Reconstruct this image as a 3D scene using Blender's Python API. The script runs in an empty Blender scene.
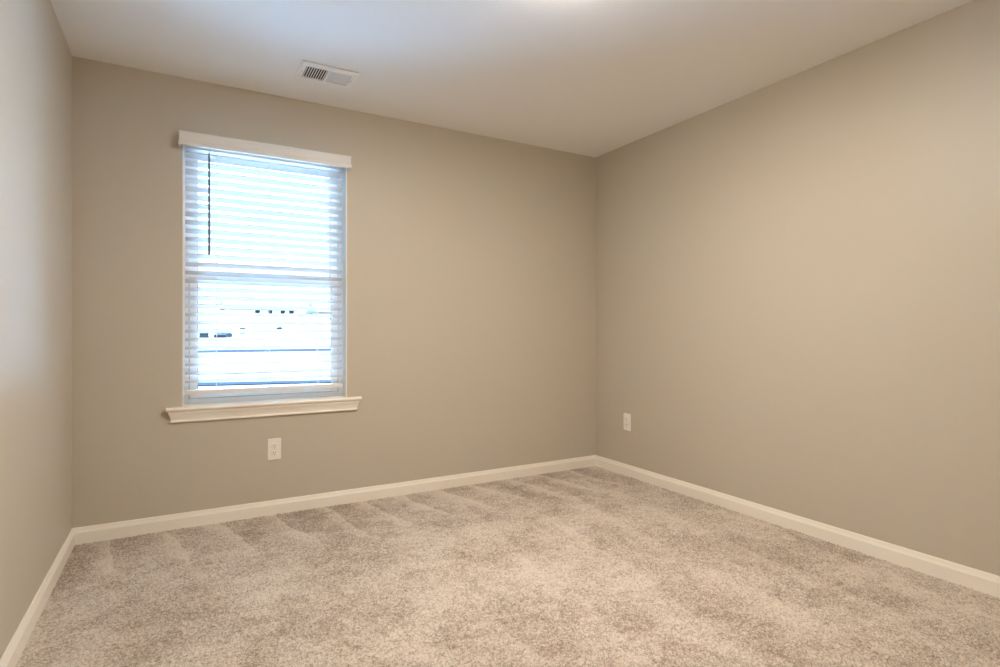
import bpy, bmesh, math, random
import numpy as np
from mathutils import Vector, Matrix

# ------------------------------------------------------------------ scene, camera, light
S = bpy.context.scene
C = S.collection
R = math.radians
XL, XR, YF, YB, H = -0.4655, 2.8433, -0.40, 3.4723, 2.44     # room shell (metres)
EYE = 1.0798
T = 0.16                                                       # wall thickness
OX0, OX1, OZ0, OZ1 = 0.011, 0.893, 0.664, 2.112                # window opening
GROUND = -0.42                                                 # outside grade

cd = bpy.data.cameras.new('camera')
cam = bpy.data.objects.new('camera', cd); C.objects.link(cam)
cam.location = (0, 0, EYE)
cam.rotation_euler = (R(90), 0, R(-29.658))
cd.sensor_width = 36.0
cd.lens = 561.81 / 1000 * 36
cd.shift_y = -0.00324
cd.clip_start = 0.02
cd.clip_end = 1000
S.camera = cam

S.view_settings.view_transform = 'Standard'
S.view_settings.look = 'None'
S.view_settings.gamma = 1.0
S.view_settings.use_curve_mapping = False
S.view_settings.exposure = 0.0

W = bpy.data.worlds.new('overcast_sky'); S.world = W
W.use_nodes = True
wt = W.node_tree
bg = wt.nodes['Background']                                    # overcast: dim hazy horizon, bright overhead
wc = wt.nodes.new('ShaderNodeTexCoord'); ws = wt.nodes.new('ShaderNodeSeparateXYZ')
wmx = wt.nodes.new('ShaderNodeMath'); wmx.operation = 'MAXIMUM'; wmx.inputs[1].default_value = 0.0
wp = wt.nodes.new('ShaderNodeMath'); wp.operation = 'POWER'; wp.inputs[1].default_value = 2.6
wm = wt.nodes.new('ShaderNodeMath'); wm.operation = 'MULTIPLY_ADD'
wm.inputs[1].default_value = 270.0; wm.inputs[2].default_value = 1.7
wt.links.new(wc.outputs['Generated'], ws.inputs[0]); wt.links.new(ws.outputs['Z'], wmx.inputs[0])
wt.links.new(wmx.outputs[0], wp.inputs[0]); wt.links.new(wp.outputs[0], wm.inputs[0])
wt.links.new(wm.outputs[0], bg.inputs['Strength'])
wr = wt.nodes.new('ShaderNodeMapRange'); wr.interpolation_type = 'SMOOTHSTEP'
wr.inputs['From Min'].default_value = 0.0; wr.inputs['From Max'].default_value = 0.38
wk = wt.nodes.new('ShaderNodeMix'); wk.data_type = 'RGBA'
wk.inputs['A'].default_value = (1.0, 0.98, 0.96, 1); wk.inputs['B'].default_value = (0.36, 0.66, 1.0, 1)
wt.links.new(wmx.outputs[0], wr.inputs['Value']); wt.links.new(wr.outputs[0], wk.inputs['Factor'])
wt.links.new(wk.outputs['Result'], bg.inputs['Color'])

pl = bpy.data.lights.new('window_portal', 'AREA')              # sampling guide for the sky through the window
pl.shape = 'RECTANGLE'; pl.size = OX1 - OX0; pl.size_y = OZ1 - OZ0
pl.cycles.is_portal = True
po = bpy.data.objects.new('window_portal', pl); C.objects.link(po)
po.location = ((OX0 + OX1) / 2, YB + T + 0.02, (OZ0 + OZ1) / 2)
po.rotation_euler = (R(-90), 0, 0)

LAMP = (1.24, 1.65)                                            # ceiling fixture, centre of the room
LAMP_COLOR = (1.0, 0.89, 0.74)
LAMP_STRENGTH = 274.0

S.cycles.max_bounces = 12
S.cycles.diffuse_bounces = 8
S.cycles.transparent_max_bounces = 16
S.cycles.sample_clamp_indirect = 10.0
S.cycles.caustics_reflective = False
S.cycles.caustics_refractive = False

# ------------------------------------------------------------------ materials
def mat(name, color, rough=0.5, spec=0.5, **kw):
    m = bpy.data.materials.new(name); m.use_nodes = True
    b = m.node_tree.nodes['Principled BSDF']
    b.inputs['Base Color'].default_value = (*color, 1)
    b.inputs['Roughness'].default_value = rough
    b.inputs['Specular IOR Level'].default_value = spec
    for k, v in kw.items(): b.inputs[k.replace('_', ' ')].default_value = v
    return m

def node(nt, kind, **kw):
    n = nt.nodes.new(kind)
    for k, v in kw.items(): setattr(n, k, v)
    return n

def add_bump(m, scale, strength, dist, detail=3.0):
    nt = m.node_tree; b = nt.nodes['Principled BSDF']
    tc = node(nt, 'ShaderNodeTexCoord')
    nz = node(nt, 'ShaderNodeTexNoise'); nz.inputs['Scale'].default_value = scale; nz.inputs['Detail'].default_value = detail
    bp = node(nt, 'ShaderNodeBump'); bp.inputs['Strength'].default_value = strength; bp.inputs['Distance'].default_value = dist
    nt.links.new(tc.outputs['Object'], nz.inputs['Vector'])
    nt.links.new(nz.outputs['Fac'], bp.inputs['Height'])
    nt.links.new(bp.outputs['Normal'], b.inputs['Normal'])
    return m

def tint_noise(m, c1, c2, scale, detail=2.0):
    nt = m.node_tree; b = nt.nodes['Principled BSDF']
    tc = node(nt, 'ShaderNodeTexCoord')
    nz = node(nt, 'ShaderNodeTexNoise'); nz.inputs['Scale'].default_value = scale; nz.inputs['Detail'].default_value = detail
    mx = node(nt, 'ShaderNodeMix', data_type='RGBA')
    mx.inputs['A'].default_value = (*c1, 1); mx.inputs['B'].default_value = (*c2, 1)
    nt.links.new(tc.outputs['Object'], nz.inputs['Vector'])
    nt.links.new(nz.outputs['Fac'], mx.inputs['Factor'])
    nt.links.new(mx.outputs['Result'], b.inputs['Base Color'])
    return m

M = {}
M['wall'] = add_bump(mat('greige_wall_paint', (0.53, 0.475, 0.395), 0.48, 0.35), 260, 0.06, 0.001)
M['ceiling'] = add_bump(mat('flat_ceiling_paint', (0.87, 0.875, 0.88), 0.9, 0.1), 180, 0.08, 0.001)
M['trim'] = mat('semi_gloss_trim_paint', (0.85, 0.805, 0.73), 0.35, 0.45)
M['jamb'] = mat('white_jamb_paint', (0.84, 0.83, 0.81), 0.4, 0.4)
M['vinyl'] = mat('white_window_vinyl', (0.84, 0.85, 0.86), 0.35, 0.4)
M['slat'] = mat('white_faux_wood', (0.78, 0.775, 0.77), 0.42, 0.35)
M['valance'] = mat('white_valance_faux_wood', (0.76, 0.755, 0.75), 0.4, 0.4)
M['strip'] = mat('grey_weatherstrip', (0.26, 0.265, 0.27), 0.8, 0.1)
M['cord'] = mat('white_cord', (0.78, 0.78, 0.78), 0.8, 0.1)
M['wand'] = mat('grey_plastic_wand', (0.13, 0.125, 0.13), 0.3, 0.4)
M['plate'] = mat('white_outlet_plastic', (0.84, 0.80, 0.76), 0.3, 0.45)
M['slot'] = mat('dark_slot', (0.05, 0.045, 0.04), 0.6, 0.2)
M['screw'] = mat('painted_screw', (0.62, 0.60, 0.57), 0.35, 0.5)
M['vent'] = mat('white_painted_steel', (0.88, 0.89, 0.90), 0.4, 0.45)
M['duct_shade'] = mat('duct_shade_black', (0.025, 0.03, 0.04), 0.7, 0.2)  # near-black standing in for shade behind the louvres and rim
M['nickel'] = mat('brushed_nickel', (0.62, 0.58, 0.52), 0.35, 0.5, Metallic=1.0)
M['ground'] = tint_noise(mat('pale_dry_ground', (0.5, 0.48, 0.45), 0.95, 0.1), (0.038, 0.023, 0.016), (0.031, 0.0185, 0.0125), 0.12, 4)
M['bounce_pale'] = tint_noise(mat('pale_blue_bounce', (0.7, 0.7, 0.69), 0.95, 0.1), (0.74, 0.78, 0.83), (0.68, 0.72, 0.77), 0.8, 4)  # bluish pale reflector colour, for cool bounce into the room
M['clay'] = tint_noise(mat('red_clay', (0.3, 0.16, 0.11), 0.95, 0.1), (0.034, 0.0145, 0.0095), (0.038, 0.0190, 0.0128), 0.35, 4)
M['asphalt'] = tint_noise(mat('asphalt', (0.012, 0.011, 0.010), 1.0, 0.0), (0.0052, 0.0056, 0.0072), (0.0070, 0.0074, 0.0090), 3.0)
M['siding'] = mat('pale_siding', (0.52, 0.44, 0.38), 0.9, 0.05)
M['roof'] = tint_noise(mat('grey_shingles', (0.2, 0.21, 0.22), 0.9, 0.2), (0.028, 0.027, 0.026), (0.036, 0.035, 0.034), 4.0)
M['pane_dark'] = mat('dark_far_glass', (0.012, 0.011, 0.011), 0.9, 0.0)
M['car_paint'] = mat('dark_blue_car_paint', (0.007, 0.007, 0.008), 0.9, 0.02)
M['tyre'] = mat('black_rubber', (0.02, 0.02, 0.02), 0.8, 0.2)
M['box_green'] = mat('dark_green_cabinet', (0.010, 0.010, 0.010), 0.9, 0.02)

def glass_material():
    m = bpy.data.materials.new('clear_window_glass'); m.use_nodes = True
    nt = m.node_tree; nt.nodes.clear()
    out = node(nt, 'ShaderNodeOutputMaterial')
    tr = node(nt, 'ShaderNodeBsdfTransparent'); tr.inputs[0].default_value = (0.96, 0.98, 0.98, 1)
    gl = node(nt, 'ShaderNodeBsdfGlossy'); gl.inputs['Roughness'].default_value = 0.02
    fr = node(nt, 'ShaderNodeFresnel'); fr.inputs['IOR'].default_value = 1.45
    mx = node(nt, 'ShaderNodeMixShader')
    nt.links.new(fr.outputs[0], mx.inputs[0]); nt.links.new(tr.outputs[0], mx.inputs[1])
    nt.links.new(gl.outputs[0], mx.inputs[2]); nt.links.new(mx.outputs[0], out.inputs[0])
    return m
M['glass'] = glass_material()

def lamp_material():
    m = mat('lit_frosted_glass', (0.9, 0.86, 0.8), 0.4, 0.3)
    b = m.node_tree.nodes['Principled BSDF']
    b.inputs['Emission Color'].default_value = (*LAMP_COLOR, 1)
    b.inputs['Emission Strength'].default_value = LAMP_STRENGTH
    return m
M['lamp'] = lamp_material()

def carpet_material():
    """Greige frieze carpet: speckled yarns, brushed patches and vacuum tracks."""
    m = mat('frieze_carpet', (0.4, 0.33, 0.26), 0.95, 0.05)
    nt = m.node_tree; b = nt.nodes['Principled BSDF']; L = nt.links.new
    b.inputs['Sheen Weight'].default_value = 0.15
    tc = node(nt, 'ShaderNodeTexCoord')
    sep = node(nt, 'ShaderNodeSeparateXYZ'); L(tc.outputs['Object'], sep.inputs[0])
    def noise(scale, detail=2.0, rough=0.5, dist=0.0, vec=None):
        n = node(nt, 'ShaderNodeTexNoise')
        n.inputs['Scale'].default_value = scale; n.inputs['Detail'].default_value = detail
        n.inputs['Roughness'].default_value = rough; n.inputs['Distortion'].default_value = dist
        L(vec if vec else tc.outputs['Object'], n.inputs['Vector']); return n.outputs['Fac']
    def math_(op, a, b_=None, c=None, clamp=False):
        n = node(nt, 'ShaderNodeMath', operation=op); n.use_clamp = clamp
        for i, v in enumerate((a, b_, c)):
            if v is None: continue
            if isinstance(v, (int, float)): n.inputs[i].default_value = v
            else: L(v, n.inputs[i])
        return n.outputs[0]
    def ramp(v, lo, hi, a=0.0, b_=1.0):
        n = node(nt, 'ShaderNodeMapRange', interpolation_type='SMOOTHSTEP')
        n.inputs['From Min'].default_value = lo; n.inputs['From Max'].default_value = hi
        n.inputs['To Min'].default_value = a; n.inputs['To Max'].default_value = b_
        L(v, n.inputs['Value']); return n.outputs[0]
    X, Y = sep.outputs['X'], sep.outputs['Y']
    wob = noise(2.2, 3.0)
    # vacuum passes against the back wall: saw-toothed tracks, one bright edge each
    u = math_('ADD', math_('MULTIPLY_ADD', Y, 0.22, X), math_('MULTIPLY', wob, 0.16))
    saw = math_('FRACT', math_('DIVIDE', u, 0.262))
    edge = math_('SUBTRACT', ramp(saw, 0.62, 0.97), ramp(saw, 0.97, 1.0))
    near = ramp(math_('ADD', Y, math_('MULTIPLY', noise(3.0, 2.0), 0.5)), 2.95, 3.4)
    track = math_('MULTIPLY', edge, near)
    tdark = math_('MULTIPLY', math_('SUBTRACT', 1.0, ramp(saw, 0.35, 0.8)), near)
    # long passes further into the room, running with the right wall
    v = math_('ADD', math_('MULTIPLY_ADD', Y, -0.10, X), math_('MULTIPLY', noise(1.3, 2.0), 0.30))
    saw2 = math_('FRACT', math_('DIVIDE', v, 0.34))
    pass2 = math_('MULTIPLY', math_('SUBTRACT', ramp(saw2, 0.3, 0.95), ramp(saw2, 0.95, 1.0)), ramp(X, 0.7, 1.3))
    # brushed patches
    def centred(v, amp, acc=None):
        d = math_('SUBTRACT', v, 0.5)
        return math_('MULTIPLY', d, amp) if acc is None else math_('MULTIPLY_ADD', d, amp, acc)
    k = centred(ramp(noise(2.3, 5.0, 0.62, 0.5), 0.40, 0.60), 0.27)
    k = centred(ramp(noise(8.0, 4.0, 0.65, 0.4), 0.40, 0.60), 0.19, k)
    k = centred(ramp(noise(26.0, 3.0, 0.6, 0.5), 0.36, 0.64), 0.16, k)
    k = math_('MULTIPLY_ADD', track, 0.34, k)
    k = math_('MULTIPLY_ADD', pass2, 0.17, k)
    k = math_('MULTIPLY_ADD', tdark, -0.13, k)
    # curled yarns, coarse and fine
    k = centred(ramp(noise(46.0, 2.5, 0.6, 1.8), 0.32, 0.68), 0.50, k)
    k = centred(ramp(noise(115.0, 2.0, 0.6, 1.0), 0.30, 0.70), 0.72, k)
    k = math_('ADD', k, 0.585, clamp=True)
    mx = node(nt, 'ShaderNodeMix', data_type='RGBA')
    mx.inputs['A'].default_value = (0.285, 0.210, 0.154, 1)
    mx.inputs['B'].default_value = (0.70, 0.615, 0.535, 1)
    L(k, mx.inputs['Factor'])
    # scattered dark flecks of yarn
    fl = ramp(noise(105.0, 2.0, 0.6, 1.5), 0.27, 0.36)
    mf = node(nt, 'ShaderNodeMix', data_type='RGBA')
    mf.inputs['A'].default_value = (0.19, 0.145, 0.105, 1)
    L(fl, mf.inputs['Factor']); L(mx.outputs['Result'], mf.inputs['B'])
    L(mf.outputs['Result'], b.inputs['Base Color'])
    bp = node(nt, 'ShaderNodeBump'); bp.inputs['Strength'].default_value = 0.5; bp.inputs['Distance'].default_value = 0.004
    L(noise(330.0, 3.0, 0.7), bp.inputs['Height']); L(bp.outputs['Normal'], b.inputs['Normal'])
    return m
M['carpet'] = carpet_material()

# ------------------------------------------------------------------ mesh helpers
def new(): return bmesh.new()

def add_box(bm, x0, x1, y0, y1, z0, z1, bevel=0.0, seg=2):
    r = bmesh.ops.create_cube(bm, size=1.0)
    vs = r['verts']
    for v in vs:
        v.co = Vector((x0 + (v.co.x + .5) * (x1 - x0), y0 + (v.co.y + .5) * (y1 - y0), z0 + (v.co.z + .5) * (z1 - z0)))
    if bevel:
        es = list({e for v in vs for e in v.link_edges})
        bmesh.ops.bevel(bm, geom=es, offset=bevel, segments=seg, profile=0.6, affect='EDGES')
    return bm

def add_loft(bm, rings, caps=True):
    """Quads between successive closed rings of points."""
    rows = [[bm.verts.new(p) for p in ring] for ring in rings]
    n = len(rows[0])
    for a, b in zip(rows, rows[1:]):
        for i in range(n):
            bm.faces.new((a[i], a[(i + 1) % n], b[(i + 1) % n], b[i]))
    if caps:
        bm.faces.new(rows[0][::-1]); bm.faces.new(rows[-1])
    return bm

def add_tube(bm, pts, r, n=10):
    pts = [Vector(p) for p in pts]
    rings = []
    for i, p in enumerate(pts):
        d = (pts[min(i + 1, len(pts) - 1)] - pts[max(i - 1, 0)]).normalized()
        a = d.orthogonal().normalized() if i == 0 else (a - a.dot(d) * d).normalized()
        b = d.cross(a)
        rr = r[i] if isinstance(r, (list, tuple)) else r
        rings.append([p + rr * (math.cos(t) * a + math.sin(t) * b) for t in (2 * math.pi * k / n for k in range(n))])
    return add_loft(bm, rings)

def add_lathe(bm, prof, cx, cy, n=48):
    """Revolve (radius, z) about the vertical through cx, cy."""
    rings = [[(cx + r * math.cos(2 * math.pi * k / n), cy + r * math.sin(2 * math.pi * k / n), z) for k in range(n)] for r, z in prof]
    return add_loft(bm, rings)

def obj(name, bm, m, parent=None, smooth=False):
    bmesh.ops.remove_doubles(bm, verts=bm.verts, dist=1e-6)
    bmesh.ops.recalc_face_normals(bm, faces=bm.faces)
    me = bpy.data.meshes.new(name); bm.to_mesh(me); bm.free()
    me.materials.append(m)
    if smooth:
        for p in me.polygons: p.use_smooth = True
        try: me.set_sharp_from_angle(angle=R(35))
        except Exception: pass
    o = bpy.data.objects.new(name, me); C.objects.link(o)
    if parent:
        o.parent = parent
        o.matrix_parent_inverse = Matrix.Translation(parent.location).inverted() if parent.rotation_euler.z == 0 else parent.matrix_basis.inverted()
    return o

def struct(name, bm, m, smooth=False):
    o = obj(name, bm, m, None, smooth); o['kind'] = 'structure'; return o

def thing(name, label, cat, loc, rz=0.0, group=None):
    o = bpy.data.objects.new(name, None); C.objects.link(o)
    o.empty_display_size = 0.1
    o.location = loc; o.rotation_euler = (0, 0, rz)
    o['label'] = label; o['category'] = cat
    if group: o['group'] = group
    return o

def local(o):
    """Children of a rotated thing are modelled in its own frame."""
    for c in o.children:
        c.matrix_parent_inverse = Matrix.Identity(4)

# ------------------------------------------------------------------ room shell
def build_carpet():
    step = 0.005
    nx = int(round((XR - XL) / step)) + 1
    ny = int(round((YB - YF) / step)) + 1
    g = np.random.default_rng(7)
    xs = np.linspace(XL, XR, nx); ys = np.linspace(YF, YB, ny)
    gx, gy = np.meshgrid(xs, ys)
    jx = g.uniform(-.0018, .0018, gx.shape); jy = g.uniform(-.0018, .0018, gx.shape)
    jx[:, 0] = jx[:, -1] = 0; jy[0, :] = jy[-1, :] = 0
    z = g.uniform(0, 1, gx.shape) ** 1.3 * 0.0075
    z += 0.0012 * np.sin(gx * 9 + 2 * np.sin(gy * 3)) * np.sin(gy * 7 + 1.5 * np.sin(gx * 4)) + 0.0125
    co = np.stack([gx + jx, gy + jy, z], -1).reshape(-1, 3).astype(np.float32)
    i = np.arange(nx * ny).reshape(ny, nx)
    q = np.stack([i[:-1, :-1], i[:-1, 1:], i[1:, 1:], i[1:, :-1]], -1).reshape(-1, 4).astype(np.int32)
    # backing slab below the pile
    base = len(co)
    slab = np.array([(x, y, zz) for zz in (-0.08, -0.004) for x, y in ((XL - T, YF - T), (XR + T, YF - T), (XR + T, YB + T), (XL - T, YB + T))], np.float32)
    sq = np.array([(0, 3, 2, 1), (4, 5, 6, 7), (0, 1, 5, 4), (1, 2, 6, 5), (2, 3, 7, 6), (3, 0, 4, 7)], np.int32) + base
    co = np.concatenate([co, slab]); q = np.concatenate([q, sq])
    me = bpy.data.meshes.new('floor')
    me.vertices.add(len(co)); me.vertices.foreach_set('co', co.ravel())
    me.loops.add(q.size); me.loops.foreach_set('vertex_index', q.ravel())
    me.polygons.add(len(q)); me.polygons.foreach_set('loop_start', np.arange(0, q.size, 4, dtype=np.int32))
    me.update(calc_edges=True); me.validate()
    me.materials.append(M['carpet'])
    o = bpy.data.objects.new('floor', me); C.objects.link(o)
    o['kind'] = 'structure'
    return o
build_carpet()

bm = new(); add_box(bm, XL - T, XR + T, YF - T, YB + T, H, H + 0.12)
struct('ceiling', bm, M['ceiling'])
bm = new(); add_box(bm, XL - T, XL, YF - T, YB + T, -0.004, H); struct('wall_left', bm, M['wall'])
bm = new(); add_box(bm, XR, XR + T, YF - T, YB + T, -0.004, H); struct('wall_right', bm, M['wall'])
bm = new(); add_box(bm, XL, XR, YF - T, YF, -0.004, H); struct('wall_front', bm, M['wall'])

def build_back_wall():
    bm = new()
    xs = (XL, OX0, OX1, XR); zs = (-0.004, OZ0 - 0.02, OZ1, H)
    F = [[[bm.verts.new((x, y, z)) for z in zs] for x in xs] for y in (YB, YB + T)]
    for a in range(3):
        for c in range(3):
            if a == 1 and c == 1: continue
            for y in (0, 1):
                bm.faces.new((F[y][a][c], F[y][a + 1][c], F[y][a + 1][c + 1], F[y][a][c + 1]))
    def bridge(p): 
        for (a, c), (a2, c2) in zip(p, p[1:] + p[:1]):
            bm.faces.new((F[0][a][c], F[0][a2][c2], F[1][a2][c2], F[1][a][c]))
    bridge([(1, 1), (2, 1), (2, 2), (1, 2)])
    bridge([(0, 0), (1, 0), (2, 0), (3, 0), (3, 1), (3, 2), (3, 3), (2, 3), (1, 3), (0, 3), (0, 2), (0, 1)])
    return struct('wall_back', bm, M['wall'])
build_back_wall()

# baseboards: eased top with a small ogee step, mitred where they meet
BH, BT = 0.098, 0.013
BPROF = [(0, 0), (BT, 0), (BT, BH - 0.026), (BT - 0.001, BH - 0.0235), (BT - 0.0045, BH - 0.016), (BT - 0.007, BH - 0.006), (BT - 0.009, BH - 0.001), (0, BH)]
def baseboard(name, p0, p1, nrm):
    """p0->p1 along the wall at the wall face; nrm points into the room; both ends mitred inward."""
    p0, p1, nrm = Vector(p0), Vector(p1), Vector(nrm)
    d = (p1 - p0).normalized()
    rings = []
    for p, s in ((p0, 1), (p1, -1)):
        rings.append([p + nrm * t + d * (t * s) + Vector((0, 0, z)) for t, z in BPROF])
    bm = new(); add_loft(bm, rings)
    return struct(name, bm, M['trim'])
baseboard('baseboard_back', (XL, YB, 0), (XR, YB, 0), (0, -1, 0))
baseboard('baseboard_left', (XL, YF, 0), (XL, YB, 0), (1, 0, 0))
baseboard('baseboard_right', (XR, YB, 0), (XR, YF, 0), (-1, 0, 0))
baseboard('baseboard_front', (XR, YF, 0), (XL, YF, 0), (0, 1, 0))

# ------------------------------------------------------------------ window
def rect_frame(bm, x0, x1, z0, z1, y0, y1, wl, wr, wb, wt, bevel=0.002):
    add_box(bm, x0, x0 + wl, y0, y1, z0, z1, bevel)
    add_box(bm, x1 - wr, x1, y0, y1, z0, z1, bevel)
    add_box(bm, x0 + wl, x1 - wr, y0, y1, z0, z0 + wb, bevel)
    add_box(bm, x0 + wl, x1 - wr, y0, y1, z1 - wt, z1, bevel)

win = bpy.data.objects.new('window_1', None); C.objects.link(win)
win.location = ((OX0 + OX1) / 2, YB + 0.1, OZ0); win['kind'] = 'structure'
FY0, FY1 = YB + 0.085, YB + T                      # vinyl frame depth range
STOOL_T = OZ0 + 0.004
bm = new()                                          # jamb liners between wall face and vinyl frame
add_box(bm, OX0, OX0 + 0.006, YB + 0.0005, FY0, STOOL_T, OZ1)
add_box(bm, OX1 - 0.006, OX1, YB + 0.0005, FY0, STOOL_T, OZ1)
add_box(bm, OX0 + 0.006, OX1 - 0.006, YB + 0.0005, FY0, OZ1 - 0.006, OZ1)
obj('window_jamb', bm, M['jamb'], win)
FX0, FX1, FZ0, FZ1 = OX0 + 0.001, OX1 - 0.001, STOOL_T + 0.001, OZ1 - 0.001
bm = new(); rect_frame(bm, FX0, FX1, FZ0, FZ1, FY0, FY1, 0.03, 0.03, 0.028, 0.03); obj('window_frame', bm, M['vinyl'], win)
ZM = 1.375                                          # meeting rail
SX0, SX1 = FX0 + 0.0325, FX1 - 0.0325
bm = new()                                          # grey weatherstrip closing the gap round the sashes
rect_frame(bm, FX0 + 0.0299, FX1 - 0.0299, FZ0 + 0.0279, ZM - 0.018, FY0 + 0.014, FY1 - 0.006, 0.0030, 0.0030, 0.0030, 0.0030, 0)
obj('weatherstrip', bm, M['strip'], win)
def sash(name, z0, z1, y0, y1, wb, wt, over=0.0):
    bm = new(); rect_frame(bm, SX0 - over, SX1 + over, z0, z1, y0, y1, 0.040 + over, 0.040 + over, wb, wt, 0.003)
    s = obj(name, bm, M['vinyl'], win)
    bm = new(); ym = (y0 + y1) / 2
    add_box(bm, SX0 + 0.038, SX1 - 0.038, ym - 0.002, ym + 0.002, z0 + wb - 0.002, z1 - wt + 0.002)
    obj('glass_pane', bm, M['glass'], s)
    bm = new(); rect_frame(bm, SX0 + 0.0395, SX1 - 0.0395, z0 + wb - .0005, z1 - wt + .0005, ym - 0.006, ym - 0.0022, 0.004, 0.004, 0.004, 0.004, 0)
    obj('glazing_seal', bm, M['strip'], s)
    return s
lower = sash('lower_sash', FZ0 + 0.0305, ZM + 0.018, FY0 + 0.006, FY0 + 0.034, 0.045, 0.036)
sash('upper_sash', ZM - 0.018, FZ1 - 0.0301, FY0 + 0.037, FY0 + 0.065, 0.036, 0.038, 0.0024)
for x in (0.28, 0.62):
    bm = new()
    add_box(bm, x - 0.03, x + 0.03, FY0 + 0.007, FY0 + 0.030, ZM + 0.0185, ZM + 0.024, 0.002)
    add_lathe(bm, [(0.011, ZM + 0.024), (0.011, ZM + 0.031), (0.007, ZM + 0.034)], x, FY0 + 0.018, 16)
    add_box(bm, x - 0.004, x + 0.034, FY0 + 0.012, FY0 + 0.020, ZM + 0.028, ZM + 0.033, 0.002)
    obj('sash_lock', bm, M['vinyl'], lower)

# stool with bullnose and horns, and the moulded apron under it
def rounded_stool():
    bm = new()
    z1, z0, nose = STOOL_T, STOOL_T - 0.021, 0.036
    rr = (z1 - z0) / 2
    prof = [(YB - nose + rr - rr * math.cos(t), (z0 + z1) / 2 + rr * math.sin(t)) for t in np.linspace(-math.pi / 2, math.pi / 2, 9)]
    horn = prof + [(YB - 0.0002, z1), (YB - 0.0002, z0)]
    add_loft(bm, [[(x, y, z) for y, z in horn] for x in (-0.066, 0.976)])
    add_box(bm, OX0 + 0.0005, OX1 - 0.0005, YB - 0.001, FY0 + 0.02, z0 + 0.0012, z1)
    return bm
sill = obj('window_sill', rounded_stool(), M['trim'], win, True)
def apron():
    bm = new()
    zt, zb = STOOL_T - 0.0212, 0.586
    n = [(0.026, zt), (0.026, zt - 0.008), (0.024, zt - 0.013), (0.019, zt - 0.024), (0.015, zt - 0.038),
         (0.0135, zb + 0.012), (0.015, zb + 0.009), (0.015, zb + 0.003), (0.012, zb)]
    x0, x1 = -0.030, 0.940
    rings = []
    for x, s in ((x0, -1), (x1, 1)):
        rings.append([(x + s * t, YB - t, z) for t, z in n] + [(x, YB - 0.0002, zb), (x, YB - 0.0002, zt)])
    add_loft(bm, rings)
    return bm
obj('apron', apron(), M['trim'], sill)

# ------------------------------------------------------------------ blind
blind = thing('window_blind', 'white two inch slatted blind hanging open inside the window, under a moulded valance', 'blind',
              ((OX0 + OX1) / 2, YB + 0.045, 0.72))
BY0, BY1 = YB + 0.016, YB + 0.066
BX0, BX1 = OX0 + 0.013, OX1 - 0.021
bm = new(); add_box(bm, BX0, BX1, BY0 + 0.002, BY1, 2.068, 2.104, 0.002); obj('headrail', bm, M['slat'], blind)

def valance():
    # depth from the wall face, height; a lip, a cove, a flat and a thicker foot
    P = [(0.040, 2.137), (0.0575, 2.137), (0.0585, 2.135), (0.0585, 2.127), (0.0570, 2.124), (0.0565, 2.116), (0.0565, 2.104), (0.0570, 2.096),
         (0.0575, 2.089), (0.0600, 2.086), (0.0605, 2.077), (0.0600, 2.068), (0.058, 2.065), (0.048, 2.065)]
    x0, x1 = 0.053, 0.846          # path of the profile's zero line; P sets the offset outward on every side
    rings = []
    YW = YB - 0.0004
    ends = []
    def ring(kind):
        out = []
        for t, z in P:
            o = t - 0.052
            if kind == 0: out.append((x0 - 0.052 - o, YW, z))
            if kind == 1: out.append((x0 - 0.052 - o, YB - t, z))
            if kind == 2: out.append((x1 + 0.052 + o, YB - t, z))
            if kind == 3: out.append((x1 + 0.052 + o, YW, z))
        return out
    bm = new(); add_loft(bm, [ring(k) for k in range(4)])
    return bm
obj('valance', valance(), M['valance'], blind)

def slat_mesh():
    bm = new()
    w, t, n = BY1 - BY0, 0.0056, 8
    ym = 0.0
    top, bot = [], []
    for k in range(n + 1):
        s = -1 + 2 * k / n
        crown = 0.0016 * (1 - s * s)
        e = 0.0005 if abs(s) == 1 else 0.0
        top.append((ym + s * w / 2, crown + t / 2 - e)); bot.append((ym + s * w / 2, crown - t / 2 + e))
    ring = top + bot[::-1]
    add_loft(bm, [[(x, y, z) for y, z in ring] for x in (BX0, BX1)])
    return bm
TILT = R(-21.0)                                       # room-side edges turned up
YM = (BY0 + BY1) / 2
Z0, PITCH, NS = 2.0385, 0.04588, 28
first = obj('slat', slat_mesh(), M['slat'], blind, True)
first.location = (0, YM, Z0)
first.rotation_euler = (TILT, 0, 0)
for i in range(1, NS):
    s = first.copy(); C.objects.link(s); s.parent = blind
    s.matrix_parent_inverse = first.matrix_parent_inverse.copy()
    s.location = (0, YM, Z0 - PITCH * i)
bm = new(); add_box(bm, BX0, BX1, BY0 - 0.001, BY1 + 0.001, 0.727, 0.7525, 0.004, 3); obj('bottom_rail', bm, M['slat'], blind, True)
for x in (0.178, 0.452, 0.728):
    bm = new()
    for y in (BY0 - 0.0012, BY1 + 0.0012):
        add_tube(bm, [(x, y, 2.07), (x, y, 0.752)], 0.0008, 6)
    for i in range(NS):
        z = Z0 - PITCH * i - 0.0022
        add_tube(bm, [(x, BY0 - 0.0012, z + 0.0098), (x, BY1 + 0.0012, z - 0.0098)], 0.0006, 5)
    obj('ladder_cord', bm, M['cord'], blind)
bm = new()
wx, wy = 0.139, YB + 0.004
add_tube(bm, [(wx, wy + 0.010, 2.066), (wx, wy + 0.002, 2.060), (wx, wy - 0.001, 2.052), (wx, wy, 2.044)], 0.0022, 8)
wand = obj('tilt_wand', bm, M['wand'], blind, True)
bm = new()
add_tube(bm, [(wx, wy, 2.050), (wx, wy, 2.046), (wx, wy, 1.52), (wx, wy, 1.500), (wx, wy, 1.497)], [0.003, 0.0055, 0.0055, 0.0064, 0.005], 6)
obj('wand_rod', bm, M['wand'], wand)

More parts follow.
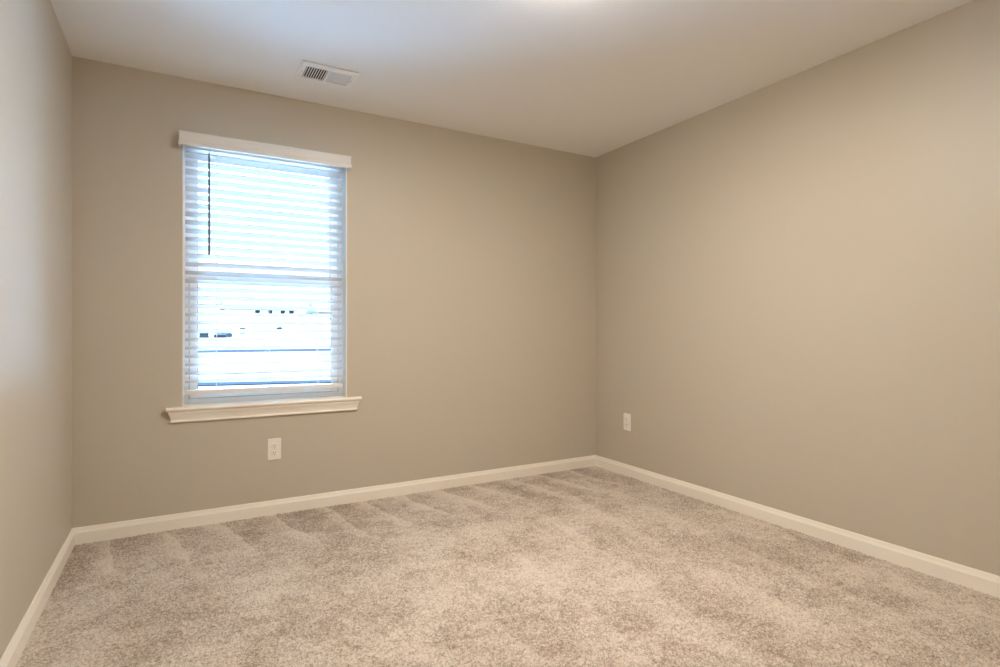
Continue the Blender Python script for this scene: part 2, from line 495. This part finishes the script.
# ------------------------------------------------------------------ outlets
def outlet(label, loc, rz):
    """Duplex receptacle; modelled facing -Y in its own frame, back face at y = 0."""
    t = thing('wall_outlet', label, 'outlet', loc, rz, 'white duplex outlets')
    w, h = 0.037, 0.062
    bm = new()
    def rr(w_, h_, r_, y, n=5):
        pts = []
        for cx, cz, a0 in ((w_ - r_, h_ - r_, 0), (-w_ + r_, h_ - r_, 90), (-w_ + r_, -h_ + r_, 180), (w_ - r_, -h_ + r_, 270)):
            for k in range(n):
                a = R(a0 + 90 * k / (n - 1)); pts.append((cx + r_ * math.cos(a), y, cz + r_ * math.sin(a)))
        return pts
    add_loft(bm, [rr(w, h, .005, -.0002), rr(w, h, .005, -.003), rr(w - .003, h - .003, .004, -.006)])
    obj('cover_plate', bm, M['plate'], t)
    for s in (1, -1):
        bm = new()
        add_loft(bm, [rr(.0172, .0142, .010, -.0055, 7), rr(.0172, .0142, .010, -.0078, 7), rr(.0165, .0135, .0095, -.0084, 7)])
        for v in bm.verts: v.co.z += s * 0.0205
        r = obj('receptacle', bm, M['plate'], t)
        for x, hh in ((-0.0063, .0044), (0.0063, .0036)):
            bm = new(); add_box(bm, x - .0013, x + .0013, -.0087, -.0080, s * .0205 + .003 - hh, s * .0205 + .003 + hh); obj('slot', bm, M['slot'], r)
        bm = new(); add_tube(bm, [(0, -.0080, s * .0205 - .0075), (0, -.0087, s * .0205 - .0075)], .0028, 12); obj('ground_hole', bm, M['slot'], r)
    bm = new(); add_tube(bm, [(0, -.0056, 0), (0, -.0070, 0), (0, -.0075, 0)], [.0034, .0034, .0024], 14); obj('screw', bm, M['screw'], t)
    local(t)
    return t
outlet('white duplex outlet on the window wall, low below the window sill', (0.4735, YB, 0.392), 0)
outlet('white duplex outlet on the right wall, just right of the far room corner', (XR, 3.1105, 0.4085), R(-90))

# ------------------------------------------------------------------ ceiling register
def register():
    x0, x1, y0, y1 = 0.533, 0.825, 2.945, 3.160
    hx0, hx1, hy0, hy1 = 0.563, 0.795, 2.985, 3.122
    t = thing('ceiling_vent', 'white louvred air vent set in the ceiling above the window', 'vent', ((x0 + x1) / 2, (y0 + y1) / 2, H))
    xm = (hx0 + hx1) / 2
    bm = new()
    zt = H - 0.0030; zl = H - 0.0100
    def slab(a, b, c, d, z0=zl + 0.0015): add_box(bm, a, b, c, d, z0, zt)
    # sloped stamped rim around a flat face, two openings
    outer = [(x0, y0), (x1, y0), (x1, y1), (x0, y1)]
    inset = [(x0 + .010, y0 + .010), (x1 - .010, y0 + .010), (x1 - .010, y1 - .010), (x0 + .010, y1 - .010)]
    a = [bm.verts.new((x, y, zt)) for x, y in outer]
    a2 = [bm.verts.new((x, y, zt - 0.002)) for x, y in outer]
    b = [bm.verts.new((x, y, zl)) for x, y in inset]
    for k in range(4):
        j = (k + 1) % 4
        bm.faces.new((a[k], a[j], a2[j], a2[k])); bm.faces.new((a2[k], a2[j], b[j], b[k]))
    xs = [x0 + .010, hx0, xm - .006, xm + .006, hx1, x1 - .010]; ys = [y0 + .010, hy0, hy1, y1 - .010]
    V = [[bm.verts.new((x, y, zl)) for y in ys] for x in xs]
    for i in range(5):
        for k in range(3):
            if k == 1 and i in (1, 3): continue
            bm.faces.new((V[i][k], V[i + 1][k], V[i + 1][k + 1], V[i][k + 1]))
    for i in (1, 3):                                  # turned-in lips of the openings
        c = [V[i][1], V[i + 1][1], V[i + 1][2], V[i][2]]
        u = [bm.verts.new((v.co.x, v.co.y, zt - 0.0006)) for v in c]
        for k in range(4):
            j = (k + 1) % 4; bm.faces.new((c[k], c[j], u[j], u[k]))
    obj('frame', bm, M['vent'], t)
    bm = new(); add_box(bm, x0 + .004, x1 - .004, y0 + .004, y1 - .004, zt - 0.0003, H - 0.0004); obj('duct_shade_slab', bm, M['duct_shade'], t)  # dark slab paints the duct's shade and the shadow gap round the frame
    for (a0, a1, lean) in ((hx0, xm - .006, -1), (xm + .006, hx1, 1)):
        n = 9
        for k in range(n):
            cx = a0 + (a1 - a0) * (k + 0.5) / n
            bm = new()
            dx = (0.0036 if lean < 0 else 0.0038) * lean
            th = 0.0006
            pr = [(cx + dx - th, zl), (cx + dx + th, zl), (cx - dx + th, zt - 0.0008), (cx - dx - th, zt - 0.0008)]
            add_loft(bm, [[(x, y, z) for x, z in pr] for y in (hy0 + .0002, hy1 - .0002)])
            obj('louver', bm, M['vent'], t)
    for x in (x0 + .020, x1 - .020):
        bm = new(); add_lathe(bm, [(.0042, zl + .0003), (.0042, zl - .0012), (.0030, zl - .0020)], x, (y0 + y1) / 2, 14)
        obj('screw', bm, M['screw'], t)
    bm = new(); add_box(bm, hx0 - .012, hx0 - .008, hy0 + .02, hy0 + .045, zl - .006, zl + .0005, .001); obj('damper_lever', bm, M['vent'], t)
    return t
register()

# ------------------------------------------------------------------ ceiling lamp (just above the frame)
lx, ly = LAMP
lamp = thing('ceiling_light', 'round low profile ceiling light with a lit frosted lens in the middle of the room', 'ceiling light', (lx, ly, H))
bm = new(); add_lathe(bm, [(0.06, H - .0005), (0.153, H - .0005), (0.155, H - .003), (0.154, H - .010), (0.149, H - .014), (0.141, H - .0145), (0.06, H - .013)], lx, ly, 64)
obj('trim_ring', bm, M['trim'], lamp, True)
bm = new(); add_lathe(bm, [(0.1405, H - .0148)] + [(0.1405 * math.cos(a), H - .016 - 0.019 * math.sin(a)) for a in np.linspace(0, 1.55, 14)], lx, ly, 64)
obj('lens', bm, M['lamp'], lamp, True)

# ------------------------------------------------------------------ outside, seen between the slats, and an unseen bounce slab
def strip_mesh(y0, y1, z, x0, x1, wav, n=40, th=0.02, seed=0, slope=0.0):
    rnd = random.Random(seed); ph = [rnd.uniform(0, 6.28) for _ in range(4)]
    bm = new(); top, bot = [], []
    for k in range(n + 1):
        x = x0 + (x1 - x0) * k / n
        d0 = wav * (math.sin(x * .31 + ph[0]) + .5 * math.sin(x * .83 + ph[1])); d1 = wav * (math.sin(x * .27 + ph[2]) + .5 * math.sin(x * .71 + ph[3]))
        d0 += slope * x; d1 += slope * x
        top.append([(x, y0 + d0, z), (x, y1 + d1, z), (x, y1 + d1, z - th), (x, y0 + d0, z - th)])
    add_loft(bm, top)
    return bm
bm = new(); add_box(bm, -150, 250, YB + T + 0.02, 400, GROUND - 0.6, GROUND); struct('ground', bm, M['ground'])
struct('bounce_slab', strip_mesh(YB + T + 0.03, 15.2, GROUND + 0.05, -14, 16, 0.0, th=0.05), M['bounce_pale'])  # unseen slab added to bounce skylight up onto slats and ceiling
struct('pavement', strip_mesh(17.15, 17.98, GROUND + 0.03, -12, 25, 0.02, th=0.03, slope=-0.25), M['asphalt'])
struct('clay_bank', strip_mesh(21, 24.6, GROUND + 0.04, -25, 45, 0.5, th=0.04, seed=3), M['clay'])
struct('clay_bank.001', strip_mesh(28, 32, GROUND + 0.04, 5.0, 60, 0.5, th=0.04, seed=5), M['clay'])
struct('road', strip_mesh(42, 46.5, GROUND + 0.03, -60, 90, 0.35, th=0.03, seed=8), M['asphalt'])

def house(label, x, y, w, d, h, roofh, rz, wins):
    t = thing('house', label, 'house', (x, y, GROUND), rz, 'houses across the road')
    bm = new(); add_box(bm, -w / 2, w / 2, -d / 2, d / 2, 0, h); obj('wall', bm, M['siding'], t)
    bm = new(); e = .5
    for a, b in (((-w / 2 - e), (w / 2 + e)),):
        add_loft(bm, [[(xx, -d / 2 - e, h - .1), (xx, d / 2 + e, h - .1), (xx, d / 2 + e, h + .1), (xx, 0, h + roofh), (xx, -d / 2 - e, h + .1)] for xx in (a, b)])
    obj('roof', bm, M['roof'], t)
    for wx_, wz, ww, wh in wins:
        bm = new(); add_box(bm, wx_ - ww / 2 - .1, wx_ + ww / 2 + .1, -d / 2 - .05, -d / 2 - .001, wz - wh / 2 - .1, wz + wh / 2 + .1)
        f = obj('window_frame', bm, M['vinyl'], t)
        bm = new(); add_box(bm, wx_ - ww / 2, wx_ + ww / 2, -d / 2 - .07, -d / 2 - .051, wz - wh / 2, wz + wh / 2)
        obj('pane', bm, M['pane_dark'], f)
    local(t)
    for c in t.children:
        for g in c.children: g.matrix_parent_inverse = Matrix.Identity(4)
    return t
house('pale two storey house across the road, left of the other house', 13.5, 118, 12.5, 10, 5.6, 2.6, 0,
      [(-1.0, 4.6, .9, 1.3), (1.2, 4.6, .9, 1.3), (3.4, 4.6, .9, 1.3), (5.0, 4.6, .9, 1.3), (-3.5, 1.4, 1.2, 1.2), (2.8, 1.5, 1.2, 1.3)])
house('pale house across the road, right of the other house', 30.0, 122, 11.5, 9, 5.2, 2.4, 0,
      [(-3.0, 4.2, .9, 1.2), (0, 4.2, .9, 1.2), (3.0, 4.2, .9, 1.2), (-2.0, 1.4, 1.3, 1.2)])

def car(x, y, rz):
    t = thing('car', 'dark car parked on the pale ground seen low through the left of the blind', 'car', (x, y, GROUND), rz)
    bm = new()
    side = [(-2.2, .35), (-2.25, .75), (-1.6, .92), (-.95, 1.40), (.75, 1.42), (1.35, .98), (2.1, .86), (2.25, .6), (2.2, .35)]
    add_loft(bm, [[(px, yy * (1 if z < 1 else .82), z) for px, z in side] for yy in (-.88, .88)])
    obj('body', bm, M['car_paint'], t)
    for s in (-1, 1):
        bm = new(); add_loft(bm, [[(px, s * q, z) for px, z in ((-.85, .98), (-.8, 1.32), (.65, 1.34), (1.1, .98))] for q in (.885, .80)]); obj('side_glass', bm, M['pane_dark'], t)
        for px in (-1.35, 1.4):
            bm = new(); add_tube(bm, [(px, s * .72, .33), (px, s * .90, .33)], .33, 20); obj('wheel', bm, M['tyre'], t)
    local(t)
car(6.3, 104, R(72))

def cabinet(x, y):
    t = thing('utility_box', 'small dark utility box on the pale ground left of the parked car', 'utility box', (x, y, GROUND))
    bm = new(); add_box(bm, -.55, .55, -.45, .45, 0, .12, .02); obj('base', bm, M['siding'], t)
    bm = new(); add_box(bm, -.5, .5, -.4, .4, .12, 1.1, .03); obj('cabinet', bm, M['box_green'], t)
    bm = new(); add_box(bm, -.53, .53, -.43, .43, 1.1, 1.18, .02); obj('lid', bm, M['box_green'], t)
    local(t)
cabinet(2.55, 78)
